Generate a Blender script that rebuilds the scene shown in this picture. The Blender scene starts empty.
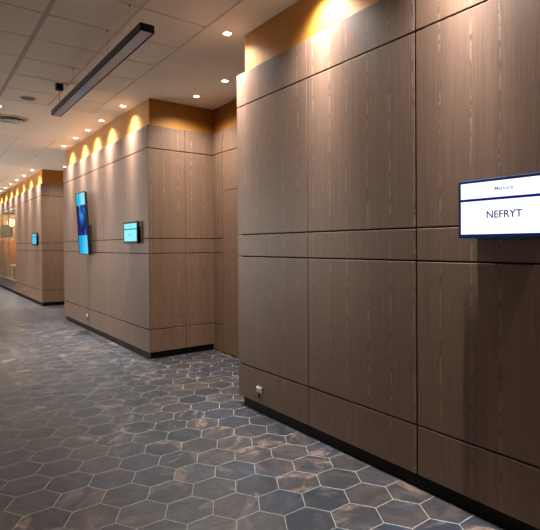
import bpy, bmesh, math, random
from mathutils import Vector, Matrix

random.seed(7)
scene = bpy.context.scene
COL = scene.collection

# ------------------------------------------------------------------ dimensions (metres)
ZC = 3.498                                   # ceiling
ZB, ZJL, ZML, ZMU, ZJT, ZT = 0.0887, 0.3946, 1.413, 1.6162, 2.8264, 3.1319
X1, X2, X3, XR = 2.4336, 2.4541, 2.5583, 3.412   # near wall, middle wall, far wall, recess wall
Y1 = 4.0516                                  # far end of the near wall
Y2A, Y2B = 6.3774, 11.0728                   # middle wall
Y3A, Y3B = 13.8967, 26.0                     # far wall
XL, YB, XBACK = -4.6, -3.0, 3.75             # left wall, back wall, outer side of the blocks
BANDS = [ZB, ZJL, ZML, ZMU, ZJT, ZT]

# ------------------------------------------------------------------ materials
def srgb(r, g, b):
    def f(c):
        c /= 255.0
        return c / 12.92 if c <= 0.04045 else ((c + 0.055) / 1.055) ** 2.4
    return (f(r), f(g), f(b), 1.0)

class NT:
    """small node-tree helper"""
    def __init__(self, name):
        self.m = bpy.data.materials.new(name); self.m.use_nodes = True
        self.t = self.m.node_tree; self.t.nodes.clear()
        self.out = self.n('ShaderNodeOutputMaterial')
    def n(self, kind, **kw):
        x = self.t.nodes.new(kind)
        for k, v in kw.items(): setattr(x, k, v)
        return x
    def put(self, sock, v):
        if isinstance(v, bpy.types.NodeSocket): self.t.links.new(v, sock)
        elif v is not None: sock.default_value = v
    def math(self, op, a, b=None, c=None, clamp=False):
        x = self.n('ShaderNodeMath', operation=op, use_clamp=clamp)
        self.put(x.inputs[0], a); self.put(x.inputs[1], b); self.put(x.inputs[2], c)
        return x.outputs[0]
    def xyz(self, x, y, z):
        c = self.n('ShaderNodeCombineXYZ')
        self.put(c.inputs[0], x); self.put(c.inputs[1], y); self.put(c.inputs[2], z)
        return c.outputs[0]
    def sep(self, v):
        s = self.n('ShaderNodeSeparateXYZ'); self.put(s.inputs[0], v); return s.outputs
    def noise(self, vec, scale, detail=2.0, rough=0.5, dist=0.0):
        x = self.n('ShaderNodeTexNoise'); self.put(x.inputs['Vector'], vec)
        self.put(x.inputs['Scale'], scale); self.put(x.inputs['Detail'], detail)
        self.put(x.inputs['Roughness'], rough); self.put(x.inputs['Distortion'], dist)
        return x.outputs[0]
    def white(self, v, dims='1D'):
        x = self.n('ShaderNodeTexWhiteNoise', noise_dimensions=dims)
        self.put(x.inputs['W' if dims == '1D' else 'Vector'], v); return x.outputs[0]
    def ramp(self, f, stops):
        x = self.n('ShaderNodeValToRGB'); self.put(x.inputs[0], f)
        e = x.color_ramp.elements
        while len(e) < len(stops): e.new(0.5)
        for k, (p, c) in enumerate(stops): e[k].position = p; e[k].color = c
        return x.outputs[0]
    def mix(self, f, a, b, mode='MIX'):
        x = self.n('ShaderNodeMix', data_type='RGBA', blend_type=mode)
        self.put(x.inputs[0], f); self.put(x.inputs[6], a); self.put(x.inputs[7], b)
        return x.outputs[2]
    def range(self, v, a, b, c=0.0, d=1.0):
        x = self.n('ShaderNodeMapRange'); self.put(x.inputs[0], v)
        for k, q in enumerate((a, b, c, d)): self.put(x.inputs[k + 1], q)
        return x.outputs[0]
    def obj(self):
        return self.n('ShaderNodeTexCoord').outputs['Object']
    def bsdf(self, color, rough=0.5, metal=0.0, spec=0.5, bump=None, bstr=0.2, bdist=0.002, **kw):
        b = self.n('ShaderNodeBsdfPrincipled')
        self.put(b.inputs['Base Color'], color); self.put(b.inputs['Roughness'], rough)
        self.put(b.inputs['Metallic'], metal); self.put(b.inputs['Specular IOR Level'], spec)
        for k, v in kw.items(): self.put(b.inputs[k], v)
        if bump is not None:
            bp = self.n('ShaderNodeBump'); self.put(bp.inputs['Height'], bump)
            bp.inputs['Strength'].default_value = bstr; bp.inputs['Distance'].default_value = bdist
            self.put(b.inputs['Normal'], bp.outputs[0])
        self.t.links.new(b.outputs[0], self.out.inputs[0])
        return self.m
    def emit(self, color, strength):
        e = self.n('ShaderNodeEmission'); self.put(e.inputs[0], color); self.put(e.inputs[1], strength)
        self.t.links.new(e.outputs[0], self.out.inputs[0]); return self.m

def plain(name, col, rough=0.5, metal=0.0, spec=0.5, nscale=60.0, amt=0.06):
    n = NT(name)
    v = n.noise(n.obj(), nscale, 3.0)
    dark = tuple(c * (1 - amt) for c in col[:3]) + (1,); lite = tuple(min(1, c * (1 + amt)) for c in col[:3]) + (1,)
    return n.bsdf(n.mix(v, dark, lite), rough, metal, spec)

def make_wood():
    n = NT('oak_veneer')
    x, y, z = n.sep(n.obj())
    u = n.math('ADD', x, y)
    leafw = 0.195
    # wander of the leaf seams
    wob = n.noise(n.xyz(n.math('MULTIPLY', u, 1.5), 0.0, n.math('MULTIPLY', z, 2.2)), 1.0, 3.0, 0.6)
    us = n.math('ADD', u, n.math('MULTIPLY', n.math('SUBTRACT', wob, 0.5), 0.03))
    q = n.math('DIVIDE', us, leafw)
    leaf = n.math('FLOOR', q); fr = n.math('SUBTRACT', q, leaf)
    rnd = n.white(leaf)
    # distance from the heart line of the leaf, 0..1
    dc = n.math('ABSOLUTE', n.math('SUBTRACT', fr, n.math('ADD', 0.42, n.math('MULTIPLY', rnd, 0.16))))
    # cathedral arches: contour lines of (distance^2 against height)
    par = n.math('ADD', n.math('MULTIPLY', n.math('MULTIPLY', dc, dc), 9.0), n.math('MULTIPLY', z, 0.75))
    par = n.math('ADD', par, n.math('MULTIPLY', rnd, 7.0))
    par = n.math('ADD', par, n.math('MULTIPLY', n.noise(n.xyz(n.math('MULTIPLY', u, 9.0), 0.0, n.math('MULTIPLY', z, 1.3)), 1.0, 3.0), 0.55))
    arch = n.math('ABSOLUTE', n.math('SUBTRACT', n.math('FRACT', n.math('MULTIPLY', par, 4.2)), 0.5))
    arch = n.range(arch, 0.02, 0.30)
    # jagged flecked heart line
    jag = n.noise(n.xyz(n.math('MULTIPLY', u, 30.0), 0.0, n.math('MULTIPLY', z, 14.0)), 1.0, 5.0, 0.7)
    heart = n.math('SUBTRACT', 1.0, n.range(n.math('ADD', dc, n.math('MULTIPLY', n.math('SUBTRACT', jag, 0.5), 0.16)), 0.0, 0.055))
    seg = n.noise(n.xyz(n.math('MULTIPLY', leaf, 3.7), 0.0, n.math('MULTIPLY', z, 2.4)), 1.0, 2.0)
    heart = n.math('MULTIPLY', heart, n.range(seg, 0.34, 0.52))
    # straight fine grain and open pores
    g1 = n.noise(n.xyz(n.math('MULTIPLY', u, 240.0), 0.0, n.math('MULTIPLY', z, 2.2)), 1.0, 3.0, 0.6)
    g2 = n.noise(n.xyz(n.math('MULTIPLY', u, 420.0), 0.0, n.math('MULTIPLY', z, 10.0)), 1.0, 2.0, 0.6)
    g3 = n.noise(n.xyz(n.math('MULTIPLY', u, 26.0), 0.0, n.math('MULTIPLY', z, 0.5)), 1.0, 3.0, 0.6)
    tone = n.math('ADD', n.math('ADD', n.math('MULTIPLY', g1, 0.5), n.math('MULTIPLY', g3, 0.20)), 0.15)
    tone = n.math('ADD', tone, n.math('MULTIPLY', n.math('SUBTRACT', rnd, 0.5), 0.05))
    tone = n.math('ADD', tone, n.math('MULTIPLY', n.math('SUBTRACT', arch, 0.75), 0.07))
    base = n.ramp(tone, [(0.32, srgb(88, 67, 54)), (0.50, srgb(105, 81, 66)), (0.70, srgb(124, 98, 82))])
    pore = n.range(g2, 0.56, 0.74)
    base = n.mix(n.math('MULTIPLY', pore, 0.36), base, srgb(62, 47, 40))
    base = n.mix(n.math('MULTIPLY', heart, 0.42), base, n.mix(n.range(jag, 0.46, 0.54), srgb(62, 46, 38), srgb(172, 148, 130)))
    return n.bsdf(base, 0.46, 0.0, 0.35, bump=n.math('ADD', g1, n.math('MULTIPLY', g2, 0.7)), bstr=0.18, bdist=0.0012)

def make_gold():
    n = NT('gold_wallcovering')
    p = n.obj(); x, y, z = n.sep(p)
    w = n.noise(n.xyz(n.math('MULTIPLY', n.math('ADD', x, y), 60.0), 0.0, n.math('MULTIPLY', z, 60.0)), 1.0, 4.0, 0.7)
    sl = n.noise(n.xyz(n.math('MULTIPLY', n.math('ADD', x, y), 14.0), 0.0, n.math('MULTIPLY', z, 120.0)), 1.0, 3.0, 0.6)
    t = n.math('ADD', n.math('MULTIPLY', w, 0.5), n.math('MULTIPLY', sl, 0.5))
    c = n.ramp(t, [(0.3, srgb(146, 96, 32)), (0.55, srgb(172, 118, 44)), (0.75, srgb(198, 144, 64))])
    return n.bsdf(c, 0.5, 0.25, 0.5, bump=t, bstr=0.3, bdist=0.002)

def make_tile():
    n = NT('hexagon_stone_tile')
    a = n.n('ShaderNodeAttribute', attribute_name='tile')
    r, g, b = n.sep(a.outputs['Vector'])
    p = n.obj(); x, y, z = n.sep(p)
    ang = n.math('MULTIPLY', g, 6.283)
    ca, sa = n.math('COSINE', ang), n.math('SINE', ang)
    xr = n.math('SUBTRACT', n.math('MULTIPLY', x, ca), n.math('MULTIPLY', y, sa))
    yr = n.math('ADD', n.math('MULTIPLY', x, sa), n.math('MULTIPLY', y, ca))
    off = n.math('MULTIPLY', b, 40.0)
    cl = n.noise(n.xyz(n.math('ADD', n.math('MULTIPLY', xr, 3.2), off), n.math('MULTIPLY', yr, 8.0), off), 1.0, 4.0, 0.6, 0.6)
    fine = n.noise(n.xyz(n.math('MULTIPLY', xr, 20.0), n.math('MULTIPLY', yr, 34.0), off), 1.0, 5.0, 0.72)
    speck = n.noise(n.xyz(n.math('MULTIPLY', xr, 60.0), n.math('MULTIPLY', yr, 60.0), off), 1.0, 2.0, 0.5)
    slate = n.mix(n.range(r, 0.3, 0.9), srgb(20, 23, 31), srgb(48, 40, 36))
    slate = n.mix(n.range(fine, 0.35, 0.7), slate, srgb(25, 25, 30))
    blue = n.range(n.noise(n.xyz(n.math('MULTIPLY', xr, 3.0), n.math('MULTIPLY', yr, 4.0), n.math('ADD', off, 9.0)), 1.0, 2.0), 0.5, 0.7)
    slate = n.mix(n.math('MULTIPLY', blue, 0.4), slate, srgb(34, 43, 62))
    cl2 = n.noise(n.xyz(n.math('MULTIPLY', xr, 5.0), n.math('MULTIPLY', yr, 11.0), n.math('ADD', off, 3.0)), 1.0, 5.0, 0.65, 0.8)
    slate = n.mix(n.math('MULTIPLY', n.range(cl2, 0.50, 0.74), 0.45), slate, srgb(70, 62, 60))
    slate = n.mix(n.math('MULTIPLY', n.range(cl2, 0.52, 0.30), 0.7), slate, srgb(18, 19, 25))
    patch = n.range(cl, 0.52, 0.68)
    patch = n.math('MULTIPLY', patch, n.range(fine, 0.36, 0.62))
    patch = n.math('MULTIPLY', patch, n.range(n.white(n.math('MULTIPLY', b, 91.7)), 0.15, 0.9))
    c = n.mix(n.math('MULTIPLY', patch, 0.85), slate, srgb(126, 104, 90))
    c = n.mix(n.math('MULTIPLY', n.range(speck, 0.68, 0.76), 0.08), c, srgb(190, 180, 170))
    ro = n.math('ADD', 0.34, n.math('MULTIPLY', fine, 0.2))
    return n.bsdf(c, ro, 0.0, 0.36, bump=fine, bstr=0.12, bdist=0.002)

def make_ceiling_tile():
    n = NT('mineral_ceiling_tile')
    p = n.obj()
    s = n.noise(p, 180.0, 2.0, 0.6)
    c = n.mix(n.range(s, 0.35, 0.7), srgb(240, 228, 214), srgb(248, 238, 226))
    return n.bsdf(c, 0.9, 0.0, 0.2, bump=s, bstr=0.08, bdist=0.001)

M = {}
M['wood'] = make_wood()
M['gold'] = make_gold()
M['tile'] = make_tile()
M['ctile'] = make_ceiling_tile()
M['grout'] = plain('floor_grout', srgb(112, 114, 106), 0.85, 0, 0.3, 300, 0.1)
M['plaster'] = plain('ceiling_plaster', srgb(250, 241, 228), 0.85, 0, 0.2, 8, 0.03)
M['wallpaint'] = plain('wall_paint', srgb(216, 204, 190), 0.8, 0, 0.2, 8, 0.03)
M['runner'] = plain('ceiling_runner', srgb(196, 182, 172), 0.6, 0, 0.3, 30, 0.04)
M['runner_light'] = plain('ceiling_runner_pale', srgb(216, 198, 184), 0.5, 0, 0.3, 30, 0.04)
M['void'] = plain('dark_void', srgb(20, 16, 14), 0.9, 0, 0.1)
M['backing'] = plain('black_backing', srgb(16, 13, 12), 0.8, 0, 0.2)
M['plinth'] = plain('black_plinth', srgb(10, 9, 9), 0.5, 0, 0.12)
M['black'] = plain('black_metal', srgb(15, 14, 14), 0.5, 0.0, 0.25)
M['bezel'] = plain('navy_bezel', srgb(4, 50, 104), 0.6, 0, 0.15)
M['bezel_dark'] = plain('dark_teal_bezel', srgb(6, 18, 22), 0.5, 0, 0.2)
M['acrylic'] = plain('grey_acrylic', srgb(226, 220, 222), 0.16, 0, 0.6, 20, 0.03)
M['white_metal'] = plain('white_metal', srgb(226, 222, 214), 0.35, 0, 0.5)
M['gloss_trim'] = plain('pale_gloss_trim', srgb(250, 246, 238), 0.5, 0, 0.4)  # pale colour that paints the glints along the ceiling
M['grille'] = plain('grey_grille', srgb(128, 118, 110), 0.6, 0.3, 0.4, 400, 0.4)
M['steel'] = plain('brushed_steel', srgb(112, 102, 97), 0.45, 0.4, 0.5, 90, 0.1)
M['steel_lid'] = plain('pale_metal_lid', srgb(176, 166, 160), 0.35, 0.2, 0.5, 90, 0.05)
M['frame'] = plain('pale_window_frame', srgb(120, 104, 86), 0.45, 0, 0.4)
M['sill'] = plain('taupe_panel', srgb(88, 76, 68), 0.3, 0, 0.5)
M['curtain'] = plain('amber_curtain', srgb(222, 150, 72), 0.8, 0, 0.2, 12, 0.15)
M['cream'] = plain('cream_paint', srgb(176, 146, 112), 0.7, 0, 0.2, 8, 0.04)
M['picture'] = plain('dark_picture', srgb(78, 66, 58), 0.6, 0, 0.3, 10, 0.4)
M['tabletop'] = plain('white_tabletop', srgb(240, 234, 222), 0.4, 0, 0.5)
M['lens'] = NT('downlight_lens').emit((1.0, 0.88, 0.70, 1), 12.0)

def glass():
    n = NT('clear_glass')
    tr = n.n('ShaderNodeBsdfTransparent'); tr.inputs[0].default_value = (0.93, 0.94, 0.93, 1)
    gl = n.n('ShaderNodeBsdfGlossy'); gl.inputs['Roughness'].default_value = 0.03
    fr = n.n('ShaderNodeFresnel'); fr.inputs[0].default_value = 1.45
    mx = n.n('ShaderNodeMixShader')
    n.t.links.new(n.math('MULTIPLY', fr.outputs[0], 0.55), mx.inputs[0])
    n.t.links.new(tr.outputs[0], mx.inputs[1]); n.t.links.new(gl.outputs[0], mx.inputs[2])
    n.t.links.new(mx.outputs[0], n.out.inputs[0]); return n.m
M['glass'] = glass()

def emission(name, col, s): return NT(name).emit(col, s)
M['scr_white'] = emission('white_screen', (0.97, 0.985, 1.0, 1), 1.25)
M['scr_teal'] = emission('pale_cyan_screen', srgb(146, 244, 252), 1.05)
M['scr_blue'] = emission('sky_blue_screen', srgb(96, 200, 250), 1.0)
M['ink_navy'] = emission('navy_ink', srgb(18, 20, 128), 1.0)
M['ink_text'] = emission('slate_blue_ink', srgb(40, 44, 110), 1.0)
M['ink_logo'] = emission('pale_blue_ink', srgb(96, 138, 200), 1.0)
M['ink_teal'] = emission('teal_ink', srgb(40, 96, 120), 1.0)
M['ink_soft'] = emission('soft_teal_ink', srgb(96, 186, 204), 1.0)

def portrait_picture():
    """a generic advert: cyan top band, dark blue photograph in the middle, cyan band below"""
    n = NT('portrait_screen_picture')
    x, y, z = n.sep(n.obj())          # part coordinates: y across, z up from the screen's centre
    v = n.range(z, -0.52, 0.52)
    cl = n.noise(n.xyz(n.math('MULTIPLY', y, 7.0), 1.3, n.math('MULTIPLY', z, 5.0)), 1.0, 3.0, 0.6)
    mid = n.ramp(cl, [(0.32, srgb(40, 28, 62)), (0.45, srgb(30, 40, 104)), (0.58, srgb(36, 100, 190)), (0.7, srgb(92, 190, 238))])
    side = n.range(n.math('ABSOLUTE', n.math('ADD', y, 0.02)), 0.12, 0.26)
    mid = n.mix(n.math('MULTIPLY', side, 0.75), mid, srgb(52, 36, 82))
    top = n.mix(n.range(y, -0.06, 0.10), srgb(150, 232, 244), srgb(56, 190, 224))
    bot = n.mix(n.range(n.math('ADD', y, n.math('MULTIPLY', z, 0.25)), -0.30, 0.1), srgb(96, 214, 250), srgb(24, 160, 226))
    c = n.mix(n.math('GREATER_THAN', v, 0.81), mid, top)
    c = n.mix(n.math('LESS_THAN', v, 0.30), c, bot)
    return n.emit(c, 1.0)
M['portrait'] = portrait_picture()

# ------------------------------------------------------------------ mesh helpers
def add_box(bm, lo, hi, bevel=0.0, mi=0):
    ctr = [(a + b) / 2 for a, b in zip(lo, hi)]; sz = [abs(b - a) for a, b in zip(lo, hi)]
    r = bmesh.ops.create_cube(bm, size=1.0, matrix=Matrix.Translation(ctr) @ Matrix.Diagonal((*sz, 1)))
    vs = r['verts']
    fs = {f for v in vs for f in v.link_faces}
    for f in fs: f.material_index = mi
    if bevel > 0:
        es = list({e for v in vs for e in v.link_edges})
        r2 = bmesh.ops.bevel(bm, geom=es, offset=bevel, segments=1, affect='EDGES', profile=0.5)
        for f in r2['faces']: f.material_index = mi

def add_cyl(bm, ctr, r1, r2, depth, axis='Z', seg=32, mi=0):
    m = Matrix.Translation(ctr)
    if axis == 'X': m = m @ Matrix.Rotation(math.pi / 2, 4, 'Y')
    if axis == 'Y': m = m @ Matrix.Rotation(math.pi / 2, 4, 'X')
    r = bmesh.ops.create_cone(bm, cap_ends=True, segments=seg, radius1=r1, radius2=r2, depth=depth, matrix=m)
    for v in r['verts']:
        for f in v.link_faces: f.material_index = mi

def add_ring(bm, ctr, prof, seg=48):
    """surface of revolution about Z: prof = [(radius, z), ...] closed loop"""
    rows = []
    for k in range(seg):
        a = 2 * math.pi * k / seg
        rows.append([bm.verts.new((ctr[0] + r * math.cos(a), ctr[1] + r * math.sin(a), ctr[2] + z)) for r, z in prof])
    n = len(prof)
    for k in range(seg):
        A, B = rows[k], rows[(k + 1) % seg]
        for i in range(n):
            j = (i + 1) % n
            bm.faces.new((A[i], B[i], B[j], A[j]))

def link(name, bm, mats, parent=None, loc=None):
    me = bpy.data.meshes.new(name)
    bmesh.ops.recalc_face_normals(bm, faces=bm.faces)
    bm.to_mesh(me); bm.free()
    for m in (mats if isinstance(mats, (list, tuple)) else [mats]): me.materials.append(m)
    o = bpy.data.objects.new(name, me); COL.objects.link(o)
    if parent is not None: o.parent = parent
    if loc is not None: o.location = loc
    return o

def box(name, lo, hi, mat, parent=None, bevel=0.0, loc=None):
    bm = bmesh.new(); add_box(bm, lo, hi, bevel)
    return link(name, bm, mat, parent, loc)

def struct(o): o['kind'] = 'structure'; return o

def thing(name, label, cat, loc=(0, 0, 0), group=None):
    o = bpy.data.objects.new(name, None); COL.objects.link(o); o.empty_display_size = 0.1
    o.location = loc; o['label'] = label; o['category'] = cat
    if group: o['group'] = group
    return o

def copy_tree(o, parent=None):
    c = o.copy(); COL.objects.link(c)
    if parent is not None: c.parent = parent; c.matrix_parent_inverse = o.matrix_parent_inverse.copy()
    for ch in list(o.children): copy_tree(ch, c)
    return c

def text_mesh(name, txt, mat, width, height, parent, origin):
    """lettering on a screen that faces -X: reads along -Y, centred on origin (part coordinates)"""
    cu = bpy.data.curves.new(name, 'FONT'); cu.body = txt; cu.align_x = 'CENTER'; cu.align_y = 'CENTER'
    cu.size = 1.0; cu.extrude = 0.004; cu.offset = 0.012
    tmp = bpy.data.objects.new(name + '_tmp', cu); COL.objects.link(tmp)
    dg = bpy.context.evaluated_depsgraph_get()
    me = bpy.data.meshes.new_from_object(tmp.evaluated_get(dg))
    bpy.data.objects.remove(tmp); bpy.data.curves.remove(cu)
    xs = [v.co.x for v in me.vertices]; ys = [v.co.y for v in me.vertices]
    cx, cy = (min(xs) + max(xs)) / 2, (min(ys) + max(ys)) / 2
    sx, sy = width / (max(xs) - min(xs)), height / (max(ys) - min(ys))
    for v in me.vertices:
        a, b, c = v.co
        v.co = (-0.0005 - c * 0.1, -(a - cx) * sx, (b - cy) * sy)
    me.name = name; me.materials.clear(); me.materials.append(mat)
    o = bpy.data.objects.new(name, me); COL.objects.link(o); o.parent = parent; o.location = origin
    return o

# ------------------------------------------------------------------ floor: hexagon tiles over grout
def build_floor():
    R, hx, hy = 0.1525, 1.4578, 2.4678
    ins, dep = 0.0019, 0.0005
    bm = bmesh.new()
    lay = bm.loops.layers.float_color.new('tile')
    add_box(bm, (XL, YB, -0.08), (XBACK, 27.0, -dep), 0, 1)
    ci0, ci1 = int((XL - hx) / (1.5 * R)) - 1, int((XBACK - hx) / (1.5 * R)) + 1
    rp = math.sqrt(3) * R
    for i in range(ci0, ci1 + 1):
        cx = hx + 1.5 * R * i
        if cx - R < XL or cx + R > XBACK: continue
        oy = hy + (0.5 * rp if i % 2 else 0.0)
        j0, j1 = int((YB - oy) / rp) + 1, int((27.0 - oy) / rp) - 1
        for j in range(j0, j1 + 1):
            cy = oy + rp * j
            col = (random.random(), random.random(), random.random(), 1.0)
            top, low = [], []
            for k in range(6):
                a = math.radians(60 * k)
                for lst, rr, z in ((top, R - ins / 0.866 - 0.0012, 0.0), (low, R - ins / 0.866, -dep)):
                    lst.append(bm.verts.new((cx + rr * math.cos(a), cy + rr * math.sin(a), z)))
            fs = [bm.faces.new(top)]
            for k in range(6):
                fs.append(bm.faces.new((low[k], low[(k + 1) % 6], top[(k + 1) % 6], top[k])))
            for f in fs:
                f.material_index = 0
                for l in f.loops: l[lay] = col
    return struct(link('floor', bm, [M['tile'], M['grout']]))
build_floor()

# ------------------------------------------------------------------ ceiling: plaster bands and mineral tile fields
XE = 2.1024                                            # right edge of the tile fields
FIELDS = [(YB + 0.0005, 7.6245), (10.05, 13.65), (16.05, 19.65), (22.05, 26.85)]
def build_ceiling():
    bm = bmesh.new()
    add_box(bm, (XE, YB, ZC), (XBACK, 27.0, ZC + 0.10))
    prev = None
    for a, b in FIELDS:
        if prev is not None: add_box(bm, (XL, prev, ZC), (XE, a, ZC + 0.10))
        prev = b
    add_box(bm, (XL, prev, ZC), (XE, 27.0, ZC + 0.10))
    c = struct(link('ceiling', bm, M['plaster']))
    for a, b in FIELDS:
        bm = bmesh.new()
        add_box(bm, (XL, a, ZC + 0.03), (XE, b, ZC + 0.10), 0, 1)          # dark void behind the joints
        xs = [XE - 0.6 * k for k in range(0, 12)] + [XL]
        ys = [a]
        y = 4.0245 if a < 0 else a
        while y - 0.6 > a + 0.05: y -= 0.6
        while y < b - 0.05:
            if y > a + 0.05: ys.append(y)
            y += 0.6
        ys.append(b)
        for i in range(len(xs) - 1):
            for j in range(len(ys) - 1):
                x1, x0 = xs[i], xs[i + 1]
                if x1 - x0 < 0.05: continue
                gl = 0.018 if i % 2 == 1 else 0.0125
                gr = (0.018 if i % 2 == 0 else 0.0125) if i > 0 else 0.007
                add_box(bm, (x0 + gl, ys[j] + 0.007, ZC + 0.001), (x1 - gr, ys[j + 1] - 0.007, ZC + 0.03), 0.0015, 0)
        for i, x in enumerate(xs[:-1]):
            if i == 0:  add_box(bm, (x - 0.008, a, ZC - 0.003), (x + 0.010, b, ZC + 0.02), 0.001, 3)
            elif i % 2 == 0: add_box(bm, (x - 0.0165, a, ZC - 0.0005), (x + 0.0165, b, ZC + 0.02), 0, 2)
            else:       add_box(bm, (x - 0.0115, a, ZC - 0.0005), (x + 0.0115, b, ZC + 0.02), 0, 3)
        link('tile_field', bm, [M['ctile'], M['void'], M['runner'], M['runner_light']], c)
build_ceiling()

# ------------------------------------------------------------------ wood-clad wall blocks
TH = 0.034          # panels stand this far proud of the gold frieze
def panel(parent, lo, hi):
    return box('wood_panel', lo, hi, M['wood'], parent, bevel=0.0012)

def clad(parent, axis, face, segs, bands, gh=0.012, out=-1, th=TH):
    """axis 'X': face lies at X=face and runs along Y; out=-1 looks to lower coordinates. segs = [(a, b, gap_a, gap_b)]"""
    for a, b, ga, gb in segs:
        for k in range(len(bands) - 1):
            z0 = bands[k] + (gh / 2 if k else 0); z1 = bands[k + 1] - (gh / 2 if k < len(bands) - 2 else 0)
            f0, f1 = (face, face + th) if out < 0 else (face - th, face)
            if axis == 'X': panel(parent, (f0, a + ga / 2, z0), (f1, b - gb / 2, z1))
            else:           panel(parent, (a + ga / 2, f0, z0), (b - gb / 2, f1, z1))

def block(name, lo, hi):
    """the wall body behind the panels, black; carries everything fixed to it"""
    return struct(box(name, lo, hi, M['backing']))

# near wall (right of the picture)
w1 = block('wall_right', (X1 + TH + 0.001, YB, ZB), (XBACK, Y1 - 0.024, ZT - 0.03))
box('gold_frieze', (X1 + TH + 0.001, YB, ZT - 0.03), (XBACK, Y1 - 0.101, ZC - 0.0005), M['gold'], w1)
box('plinth', (X1 + 0.016, YB, 0.0), (XBACK, Y1 - 0.07, ZB), M['plinth'], w1)
segs = [(2.9921, Y1, 0.010, 0.0), (1.9312, 2.9921, 0.014, 0.010), (0.8705, 1.9312, 0.004, 0.014),
        (-0.19, 0.8705, 0.012, 0.004), (-1.25, -0.19, 0.004, 0.012), (-2.31, -1.25, 0.012, 0.004), (YB, -2.31, 0, 0.012)]
clad(w1, 'X', X1, segs, BANDS)
clad(w1, 'Y', Y1, [(X1 + TH + 0.001, 2.99, 0, 0.004), (2.99, XR - 0.002, 0.004, 0)], BANDS, out=1, th=0.023)

# middle wall
w2 = block('wall_middle', (X2 + TH + 0.001, Y2A + TH + 0.001, ZB), (XBACK, Y2B - 0.024, ZT - 0.03))
box('gold_frieze', (X2 + TH + 0.001, Y2A + TH + 0.001, ZT - 0.03), (XBACK, Y2B - 0.101, ZC - 0.0005), M['gold'], w2)
box('plinth', (X2 + 0.02, Y2A + 0.012, 0.0), (XBACK, Y2B - 0.07, ZB), M['plinth'], w2)
cut = [Y2A, 7.366, 8.336, 9.30, 10.26, Y2B]
clad(w2, 'X', X2, [(cut[k], cut[k + 1], 0.004 if k else 0, 0.004 if k < 4 else 0) for k in range(5)], BANDS)
clad(w2, 'Y', Y2A, [(X2 + TH + 0.001, 2.985, 0, 0.004), (2.985, XR + 0.002, 0.004, 0)], BANDS)
clad(w2, 'Y', Y2B, [(X2 + TH + 0.001, XR - 0.002, 0, 0)], BANDS, out=1, th=0.023)

# recess wall with the flush door
w4 = block('wall_recess', (XR + TH + 0.001, Y1 - 0.1, 0.0), (XBACK, Y2A + TH, ZT - 0.03))
box('gold_frieze', (XR + TH + 0.001, Y1 - 0.1, ZT - 0.03), (XBACK, Y2A + TH, ZC - 0.0005), M['gold'], w4)
DB = [0.012, ZJL, ZML, ZMU, ZJT, ZT]
clad(w4, 'X', XR, [(6.085, Y2A, 0.022, 0.0), (Y1, 5.06, 0, 0.003)], DB)
for z0, z1 in ((2.285, ZJT - 0.005), (ZJT + 0.005, ZT)):
    panel(w4, (XR, 5.0615, z0), (XR + TH, 6.0835, z1))
d1 = struct(box('door_1', (XR + 0.001, 5.0635, 0.012), (XR + TH, 6.0815, 2.279), M['wood'], None, 0.0012))
box('door_gap', (XR + 0.012, 5.03, 0.0005), (XR + TH, 6.376, 0.011), M['plinth'], w4)

# second recess, behind the middle wall
w5 = block('wall_alcove', (XR + TH + 0.001, Y2B - 0.1, 0.0), (XBACK, Y3A + TH, ZT - 0.03))
box('gold_frieze', (XR + TH + 0.001, Y2B - 0.1, ZT - 0.03), (XBACK, Y3A + TH, ZC - 0.0005), M['gold'], w5)
clad(w5, 'X', XR, [(Y2B, 12.48, 0, 0.004), (12.48, Y3A, 0.004, 0)], DB)

# far wall, with a glazed opening further along
G0, G1 = 18.03, 22.6
w3 = block('wall_far', (X3 + TH + 0.001, Y3A + TH + 0.001, ZB), (XBACK, G0, ZT - 0.03))
box('gold_frieze', (X3 + TH + 0.001, Y3A + TH + 0.001, ZT - 0.03), (XBACK, Y3B - 0.1, ZC - 0.0005), M['gold'], w3)
box('wall_body', (X3 + TH + 0.001, G1, ZB), (XBACK, Y3B - 0.1, ZT - 0.03), M['backing'], w3)
box('lintel', (X3 + TH + 0.001, G0, ZJT), (XBACK, G1, ZT - 0.03), M['backing'], w3)
box('plinth', (X3 + 0.02, Y3A + 0.012, 0.0), (XBACK, Y3B - 0.07, ZB), M['plinth'], w3)
c3 = [Y3A, 14.93, 15.96, 17.0, G0]
clad(w3, 'X', X3, [(c3[k], c3[k + 1], 0.004 if k else 0, 0.004) for k in range(4)], BANDS)
clad(w3, 'X', X3, [(G0, 19.55, 0.004, 0.004), (19.55, 21.07, 0.004, 0.004), (21.07, G1, 0.004, 0.004)], [ZJT + 0.005, ZT])
clad(w3, 'X', X3, [(G1, 24.3, 0.004, 0.004), (24.3, Y3B, 0.004, 0)], BANDS)
clad(w3, 'Y', Y3A, [(X3 + TH + 0.001, 3.0, 0, 0.004), (3.0, XR + 0.002, 0.004, 0)], BANDS)
# glazed screen
win = struct(box('window_1', (X3 + 0.01, G0 + 0.002, ZB), (X3 + 0.08, G1 - 0.002, 0.40), M['sill'], None, 0.002))
bm = bmesh.new()
add_box(bm, (X3 + 0.005, G0 + 0.002, 2.765), (X3 + 0.030, G1 - 0.002, ZJT - 0.001))
add_box(bm, (X3 + 0.005, G0 + 0.002, 0.401), (X3 + 0.030, G1 - 0.002, 0.45))
link('window_frame', bm, M['frame'], win)
mul = [G0 + 0.03, 19.55, 21.07, G1 - 0.03]
for y in mul: box('mullion', (X3 + 0.005, y - 0.022, 0.451), (X3 + 0.030, y + 0.022, 2.764), M['frame'], win, 0.002)
for a, b in zip(mul, mul[1:]):
    box('pane', (X3 + 0.012, a + 0.023, 0.451), (X3 + 0.018, b - 0.023, 2.764), M['glass'], win)
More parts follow.
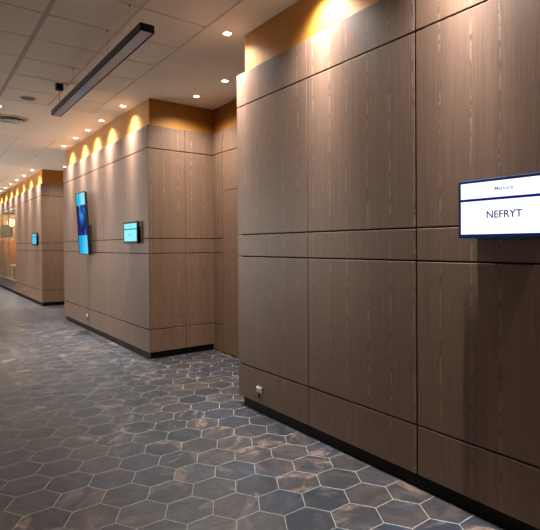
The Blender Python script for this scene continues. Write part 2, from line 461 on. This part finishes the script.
# the lit room behind the glass
rm = struct(box('wall_room_back', (3.60, G0 + 0.001, 0.09), (3.70, G1 - 0.001, 2.82), M['cream']))
r2 = struct(box('wall_room_end', (X3 + 0.09, G1 - 0.06, 0.09), (3.598, G1 - 0.001, 2.82), M['cream']))
def curtain(x0, x1, y, z0, z1, label):
    bm = bmesh.new(); n = 40; prev = None
    for k in range(n + 1):
        x = x0 + (x1 - x0) * k / n; yy = y + 0.025 * math.sin(k * 1.25)
        cur = [bm.verts.new((x, yy + d, z)) for d, z in ((0, z0), (0, z1), (0.008, z1), (0.008, z0))]
        if prev:
            for i in range(4): bm.faces.new((prev[i], cur[i], cur[(i + 1) % 4], prev[(i + 1) % 4]))
        else: bm.faces.new(cur)
        prev = cur
    bm.faces.new(prev)
    o = link('curtain', bm, M['curtain']); o['label'] = label; o['category'] = 'curtain'; o['group'] = 'amber curtains in the glazed room'
curtain(2.66, 2.82, G1 - 0.12, 0.10, 1.80, 'amber curtain inside the glazed room, next to the glass')
curtain(2.92, 3.50, G1 - 0.12, 0.10, 1.80, 'wide amber curtain inside the glazed room, deeper from the glass')
pic = thing('picture_frame', 'dark picture on the end wall of the glazed far room', 'picture', (2.9, G1 - 0.075, 2.15))
box('frame', (-0.2, -0.012, -0.24), (0.2, 0.012, 0.24), M['black'], pic, 0.003)
box('picture', (-0.17, -0.016, -0.21), (0.17, -0.0125, 0.21), M['picture'], pic)
tb = thing('console_table', 'white console table inside the glazed room behind the far glass', 'table', (3.12, 20.6, 0.0905))
box('tabletop', (-0.24, -0.9, 0.70), (0.24, 0.9, 0.75), M['tabletop'], tb, 0.004)
for sx in (-0.2, 0.2):
    for sy in (-0.84, 0.84):
        box('leg', (sx - 0.025, sy - 0.025, 0.0), (sx + 0.025, sy + 0.025, 0.6995), M['tabletop'], tb, 0.002)
box('shelf', (-0.17, -0.81, 0.30), (0.17, 0.81, 0.33), M['tabletop'], tb, 0.003)

# ------------------------------------------------------------------ the rest of the hall, outside the picture
WIN = [(12.4, 15.2), (16.4, 19.2), (20.4, 23.2)]  # unseen windows, added and sited for the light they throw on the walls
bm = bmesh.new()
ys = [YB] + [v for w in WIN for v in w] + [27.0]
for k in range(0, len(ys), 2): add_box(bm, (XL - 0.2, ys[k], 0), (XL, ys[k + 1], ZC))
for a, b in WIN:
    add_box(bm, (XL - 0.2, a, 0), (XL, b, 0.5)); add_box(bm, (XL - 0.2, a, 3.0), (XL, b, ZC))
wl = struct(link('wall_left', bm, M['wallpaint']))
for k, (a, b) in enumerate(WIN):
    bm = bmesh.new()
    for y in (a + 0.03, (a + b) / 2, b - 0.03): add_box(bm, (XL - 0.12, y - 0.03, 0.5), (XL - 0.06, y + 0.03, 3.0))
    for z in (0.53, 2.97): add_box(bm, (XL - 0.115, a, z - 0.03), (XL - 0.065, b, z + 0.03))
    struct(link('window_%d' % (k + 2), bm, M['frame']))
struct(box('wall_back', (XL, YB - 0.1, 0), (XBACK, YB, ZC), M['wallpaint']))
struct(box('wall_end', (XL, 27.0, 0), (XBACK, 27.1, ZC), M['wallpaint']))

# ------------------------------------------------------------------ screens on the walls
def sign(label, loc, W, H, scr, bez, ink_div, room_text, logo_text, logo_mat, text_mat, off):
    t = thing('door_sign_screen', label, 'screen', loc, 'small landscape screens beside the doors')
    # local axes: -X out of the wall, Y along the wall, Z up; origin on the wall at the sign's middle
    bm = bmesh.new(); b = 0.0145 if room_text else 0.024
    for lo, hi in (((-off, -W/2, -H/2), (-off + 0.024, W/2, -H/2 + b + 0.008)), ((-off, -W/2, H/2 - b), (-off + 0.024, W/2, H/2)),
                   ((-off, -W/2, -H/2 + b + 0.008), (-off + 0.024, -W/2 + b, H/2 - b)), ((-off, W/2 - b, -H/2 + b + 0.008), (-off + 0.024, W/2, H/2 - b))):
        add_box(bm, lo, hi, 0.001)
    add_box(bm, (-off + 0.012, -W/2 + 0.004, -H/2 + 0.004), (-off + 0.0245, W/2 - 0.004, H/2 - 0.004))
    link('bezel', bm, bez, t)
    bm = bmesh.new(); add_box(bm, (-off + 0.0245, -W*0.36, -H*0.46), (-0.0005, W*0.36, H*0.3), 0.004)
    link('wall_mount', bm, M['black'], t)
    s = box('display', (0.0, -W/2 + b, -H/2 + b + 0.008), (0.008, W/2 - b, H/2 - b), scr, t, loc=(-off + 0.003, 0, 0))
    zd = -H/2 + 0.2065 * H / 0.313
    box('divider_line', (-0.0006, -W/2 + b, zd - 0.007), (-0.0001, W/2 - b, zd + 0.007), ink_div, s)
    if room_text:
        text_mesh('room_name', room_text, text_mat, 0.193, 0.0375, s, (0, 0.0, 1.6695 - 1.7015))
        text_mesh('logo_lettering', logo_text, logo_mat, 0.100, 0.0200, s, (0, 0.0, 1.8035 - 1.7015))
    else:
        bm = bmesh.new()
        for k in range(6):
            y = -0.065 + 0.026 * k
            add_box(bm, (-0.0006, y - 0.008, -0.050), (-0.0001, y + 0.008, -0.046)); add_box(bm, (-0.0006, y - 0.008, -0.022), (-0.0001, y + 0.008, -0.018))
            add_box(bm, (-0.0006, y - 0.008, -0.046), (-0.0001, y - 0.004, -0.022))
        link('room_name', bm, text_mat, s)
        bm = bmesh.new(); add_cyl(bm, (-0.00035, 0, 0.092), 0.014, 0.014, 0.0005, 'X', 20)
        link('logo', bm, logo_mat, s)
    return t
sign('white screen reading NEFRYT on the near wood wall', (X1, 1.3245, 1.7015), 0.531, 0.313, M['scr_white'], M['bezel'], M['ink_navy'],
     'NEFRYT', 'Mercure', M['ink_logo'], M['ink_text'], 0.06)
sign('small pale cyan screen near the corner of the middle wood wall', (X2, 6.894, 1.706), 0.556, 0.305, M['scr_teal'], M['bezel_dark'], M['ink_teal'],
     None, None, M['ink_soft'], M['ink_soft'], 0.066)
sign('small sky blue screen on the far wood wall', (X3, 14.53, 1.722), 0.62, 0.325, M['scr_blue'], M['bezel_dark'], M['ink_teal'],
     None, None, M['ink_soft'], M['ink_soft'], 0.06)

# tall portrait screen, leaning forward from the middle wall
ps = thing('portrait_screen', 'tall portrait screen with a blue picture, leaning off the middle wood wall', 'screen', (X2, 9.13, 1.92))
TILT = math.radians(-3.0)
bez = bmesh.new(); W, H, b = 0.60, 1.09, 0.014
for lo, hi in (((-.02, -W/2, -H/2), (.02, W/2, -H/2 + b)), ((-.02, -W/2, H/2 - b), (.02, W/2, H/2)),
               ((-.02, -W/2, -H/2 + b), (.02, -W/2 + b, H/2 - b)), ((-.02, W/2 - b, -H/2 + b), (.02, W/2, H/2 - b))):
    add_box(bez, lo, hi, 0.001)
add_box(bez, (-0.008, -W/2 + .003, -H/2 + .003), (0.02, W/2 - .003, H/2 - .003))
bz = link('bezel', bez, M['black'], ps, (-0.118, 0, 0)); bz.rotation_euler = (0, TILT, 0)
box('display', (-0.0085, -W/2 + b, -H/2 + b), (-0.0082, W/2 - b, H/2 - b), M['portrait'], bz, loc=(-0.004, 0, 0))
box('wall_mount', (-0.050, -0.10, -0.46), (-0.0005, 0.24, -0.02), M['backing'], ps, 0.004)

# ------------------------------------------------------------------ wall sockets low on the panels
def socket(label, x, y, z):
    t = thing('wall_socket', label, 'socket', (x, y, z), 'sockets low on the wood walls')
    box('plate', (-0.008, -0.045, -0.06), (-0.0003, 0.045, 0.06), M['steel'], t, 0.003)
    bm = bmesh.new(); add_box(bm, (-0.020, -0.038, 0.008), (-0.0083, 0.038, 0.052), 0.004)
    link('flap_lid', bm, M['steel_lid'], t)
    bm = bmesh.new(); add_ring(bm, (0, 0, 0), [(0.022, 0.0), (0.026, 0.0), (0.026, 0.006), (0.022, 0.006)], 24)
    for v in bm.verts: v.co = (-0.0083 - v.co.z, v.co.x, v.co.y - 0.026)
    link('socket_ring', bm, M['steel'], t)
    bm = bmesh.new(); add_cyl(bm, (-0.0095, 0, -0.026), 0.0215, 0.0215, 0.002, 'X', 24)
    link('socket_well', bm, M['black'], t)
socket('steel wall socket low on the near wood wall above the plinth', X1, 3.685, 0.187)
socket('small wall socket low on the middle wood wall', X2, 9.31, 0.235)
socket('tiny wall socket low on the far wood wall', X3, 16.35, 0.24)

# ------------------------------------------------------------------ pendant light
PX, PZ, PY0, PY1 = 1.412, 3.148, 3.655, 6.70
pd = thing('pendant_light', 'long black linear pendant light hanging from the tiled ceiling, switched off', 'light', (PX, (PY0 + PY1) / 2, PZ))
L = (PY1 - PY0) / 2; hw, hh = 0.056, 0.060
bm = bmesh.new()
add_box(bm, (-hw, -L, 0.006), (hw, L, hh), 0.001)
for s in (-1, 1):
    add_box(bm, (s * hw - (0.011 if s > 0 else 0), -L, 0.0), (s * hw + (0.011 if s < 0 else 0), L, 0.0065))
    add_box(bm, (-hw + .011, s * L - (0.007 if s > 0 else 0), 0.0), (hw - .011, s * L + (0.007 if s < 0 else 0), 0.0065))
link('housing', bm, M['black'], pd)
box('diffuser', (-hw + 0.0112, -L + 0.0072, 0.003), (hw - 0.0112, L - 0.0072, 0.0058), M['acrylic'], pd)
for y in (4.03, 4.63, 5.84, 6.52):
    bm = bmesh.new(); add_cyl(bm, (0, y - (PY0 + PY1) / 2, (hh + ZC - PZ) / 2), (0.0022 if y > 6 else 0.0009), (0.0022 if y > 6 else 0.0009), ZC - PZ - hh, 'Z', 8)
    link('cable', bm, M['black'] if y > 6 else M['steel'], pd)
    bm = bmesh.new(); add_cyl(bm, (0, y - (PY0 + PY1) / 2, ZC - PZ - 0.006), 0.007, 0.007, 0.010, 'Z', 16)
    link('ceiling_anchor', bm, M['steel'], pd)
box('canopy_box', (-0.04, 6.52 - (PY0 + PY1) / 2 - 0.04, ZC - PZ - 0.075), (0.04, 6.52 - (PY0 + PY1) / 2 + 0.04, ZC - PZ - 0.001), M['black'], pd, 0.003)

# ------------------------------------------------------------------ round ceiling fittings
df = thing('air_diffuser', 'large round air diffuser in the plaster ceiling band at left', 'vent', (1.175, 8.74, ZC))
bm = bmesh.new(); add_ring(bm, (0, 0, 0), [(0.262, -0.001), (0.268, -0.010), (0.235, -0.016), (0.222, -0.004), (0.23, -0.001)], 64)
link('outer_ring', bm, M['white_metal'], df)
for r in (0.185, 0.135, 0.085):
    bm = bmesh.new(); add_ring(bm, (0, 0, 0), [(r, -0.022), (r + 0.002, -0.022), (r - 0.030, -0.003), (r - 0.032, -0.003)], 64)
    link('louvre_ring', bm, M['white_metal'], df)
bm = bmesh.new(); add_cyl(bm, (0, 0, -0.013), 0.045, 0.03, 0.018, 'Z', 32); link('centre_cone', bm, M['white_metal'], df)
bm = bmesh.new(); add_cyl(bm, (0, 0, -0.0015), 0.221, 0.221, 0.001, 'Z', 48); link('duct_opening', bm, M['grille'], df)
sp = thing('ceiling_speaker', 'round grey ceiling speaker set in a ceiling tile', 'speaker', (1.215, 7.38, ZC))
bm = bmesh.new(); add_ring(bm, (0, 0, 0), [(0.088, -0.0005), (0.098, -0.0005), (0.098, -0.005), (0.088, -0.007)], 48); link('rim', bm, M['white_metal'], sp)
bm = bmesh.new(); add_cyl(bm, (0, 0, -0.003), 0.0875, 0.0875, 0.005, 'Z', 48); link('grille', bm, M['grille'], sp)
for (x, ya, yb, lab) in ((2.062, 5.76, 6.12, 'short pale ceiling slot strip beside the pendant light end'),
                         (2.0, 8.55, 9.55, 'long pale ceiling slot strip in the plaster band')):
    o = box('slot_strip', (-0.010, -(yb - ya) / 2, -0.006), (0.010, (yb - ya) / 2, -0.0005), M['gloss_trim'], None, 0.002, loc=(x, (ya + yb) / 2, ZC))  # thin pale strip painted in for a glint of the downlights
    o['label'] = lab; o['category'] = 'ceiling strip'; o['group'] = 'pale ceiling slot strips'

# ------------------------------------------------------------------ downlights
def spot_data(name, power, core=11.0, wide=33.0, kwide=0.54, size=138, blend=0.8, col=(1.0, 0.985, 0.955)):
    l = bpy.data.lights.new(name, 'SPOT'); l.energy = power; l.shadow_soft_size = 0.022
    l.spot_size = math.radians(size); l.spot_blend = blend; l.color = (1, 1, 1)
    l.use_nodes = True; t = l.node_tree
    em = next(n for n in t.nodes if n.type == 'EMISSION')
    tc = t.nodes.new('ShaderNodeTexCoord'); sp_ = t.nodes.new('ShaderNodeSeparateXYZ')
    t.links.new(tc.outputs['Normal'], sp_.inputs[0])
    def mt(op, a, b=None):
        n = t.nodes.new('ShaderNodeMath'); n.operation = op
        for k, v in enumerate((a, b)):
            if v is None: continue
            if isinstance(v, bpy.types.NodeSocket): t.links.new(v, n.inputs[k])
            else: n.inputs[k].default_value = v
        return n.outputs[0]
    th = mt('ARCCOSINE', mt('MINIMUM', mt('ABSOLUTE', sp_.outputs[2]), 1.0))
    def ga(w):
        q = mt('DIVIDE', th, math.radians(w)); return mt('EXPONENT', mt('MULTIPLY', mt('MULTIPLY', q, q), -1.0))
    t.links.new(mt('ADD', ga(core), mt('MULTIPLY', ga(wide), kwide)), em.inputs[1])
    em.inputs[0].default_value = (*col, 1)
    return l
SPOT = spot_data('downlight_beam', 880.0)
SPOT_WIDE = spot_data('wide_downlight_beam', 740.0, 12.0, 42.0, 0.42, 146, 0.6, (1.0, 0.93, 0.82))
def make_downlight():
    t = thing('ceiling_downlight', '', 'downlight', (0, 0, 0), 'recessed ceiling downlights')
    bm = bmesh.new()
    a, c = 0.044, 0.029
    for lo, hi in (((-a, -a, -.005), (a, -c, -.0005)), ((-a, c, -.005), (a, a, -.0005)), ((-a, -c, -.005), (-c, c, -.0005)), ((c, -c, -.005), (a, c, -.0005))):
        add_box(bm, lo, hi, 0.001)
    link('trim', bm, M['white_metal'], t)
    box('lens', (-c, -c, -0.0090), (c, c, -0.0008), M['lens'], t)
    lo = bpy.data.objects.new('beam', SPOT); COL.objects.link(lo); lo.parent = t; lo.location = (0, 0, -0.022)
    return t
ORD = ['first', 'second', 'third', 'fourth', 'fifth', 'sixth', 'seventh', 'eighth', 'ninth', 'tenth']
spots = []
for k, y in enumerate([4.014, 2.80, 1.57, 0.35, -0.85, -2.05]):
    spots.append((2.315, y, '%s ceiling downlight along the near wood wall, counted from its far corner' % ORD[k]))
for k, y in enumerate([6.98, 7.99, 8.778, 9.55, 10.45]):
    spots.append((2.335, y, '%s ceiling downlight along the middle wood wall, counted from its near corner' % ORD[k]))
for k, y in enumerate([14.25, 15.43, 16.6, 17.77, 18.92, 20.11, 21.3, 22.5]):
    spots.append((2.42, y, '%s ceiling downlight along the far wood wall, counted from its near corner' % ORD[k]))
spots.append((2.954, 5.186, 'ceiling downlight over the recess, nearer the near wood wall'))
spots.append((2.956, 5.947, 'ceiling downlight over the recess, nearer the middle wood wall'))
spots.append((2.96, 12.3, 'ceiling downlight over the alcove, nearer the middle wood wall'))
spots.append((2.96, 13.15, 'ceiling downlight over the alcove, nearer the far wood wall'))
spots.append((0.955, 8.03, 'ceiling downlight at the left edge, beside the round air diffuser'))
dl0 = make_downlight()
for k, (x, y, lab) in enumerate(spots):
    o = dl0 if k == 0 else copy_tree(dl0)
    o.location = (x, y, ZC); o['label'] = lab
    if 2.9 < x < 3.0:                       # the fittings over the recesses flood wider
        for ch in o.children:
            if ch.type == 'LIGHT': ch.data = SPOT_WIDE

# ------------------------------------------------------------------ fill at the unseen left windows, and the lit far room
def area(name, loc, rot, sx, sy, power, col):
    l = bpy.data.lights.new(name, 'AREA'); l.shape = 'RECTANGLE'; l.size = sx; l.size_y = sy; l.energy = power; l.color = col
    o = bpy.data.objects.new(name, l); COL.objects.link(o); o.location = loc; o.rotation_euler = rot; return o
for (a, b), pw in zip(WIN, (480.0, 110.0, 40.0)):
    area('window_daylight', (XL - 0.13, (a + b) / 2, 1.75), (0, math.radians(-90), 0), 2.4, 2.7, pw, (1.0, 0.95, 0.88))  # fill light at the unseen windows, placed and powered to suit the wood walls
pl = bpy.data.lights.new('room_lamp', 'POINT'); pl.energy = 110; pl.color = (1.0, 0.74, 0.42); pl.shadow_soft_size = 0.15
po = bpy.data.objects.new('room_lamp', pl); COL.objects.link(po); po.location = (2.95, 21.7, 2.45)

w = bpy.data.worlds.new('world'); scene.world = w; w.use_nodes = True
bg = w.node_tree.nodes['Background']; bg.inputs[0].default_value = (0.8, 0.88, 1.0, 1); bg.inputs[1].default_value = 0.6

# ------------------------------------------------------------------ camera
f, yaw, pitch, roll, cx, cy = 489.4609, 0.6697, 0.0082, -0.0067, 301.2883, 249.0819
cam = bpy.data.cameras.new('camera'); cam.sensor_fit = 'HORIZONTAL'; cam.sensor_width = 36.0
cam.lens = f / 540.0 * 36.0
cam.shift_x = -(cx - 270.0) / 540.0; cam.shift_y = (cy - 265.0) / 540.0
cam.clip_start = 0.05; cam.clip_end = 100
co = bpy.data.objects.new('camera', cam); COL.objects.link(co)
s, c = math.sin(yaw), math.cos(yaw)
F = Vector((s * math.cos(pitch), c * math.cos(pitch), -math.sin(pitch)))
R0 = Vector((c, -s, 0)); U0 = R0.cross(F)
Rv = R0 * math.cos(roll) + U0 * math.sin(roll); Uv = -R0 * math.sin(roll) + U0 * math.cos(roll)
m = Matrix((Rv, Uv, -F)).transposed().to_4x4(); m.translation = Vector((0, 0, 1.5151))
co.matrix_world = m
scene.camera = co

vs = scene.view_settings
vs.view_transform = 'Standard'; vs.look = 'None'; vs.gamma = 1.0; vs.use_curve_mapping = False; vs.exposure = 0.0
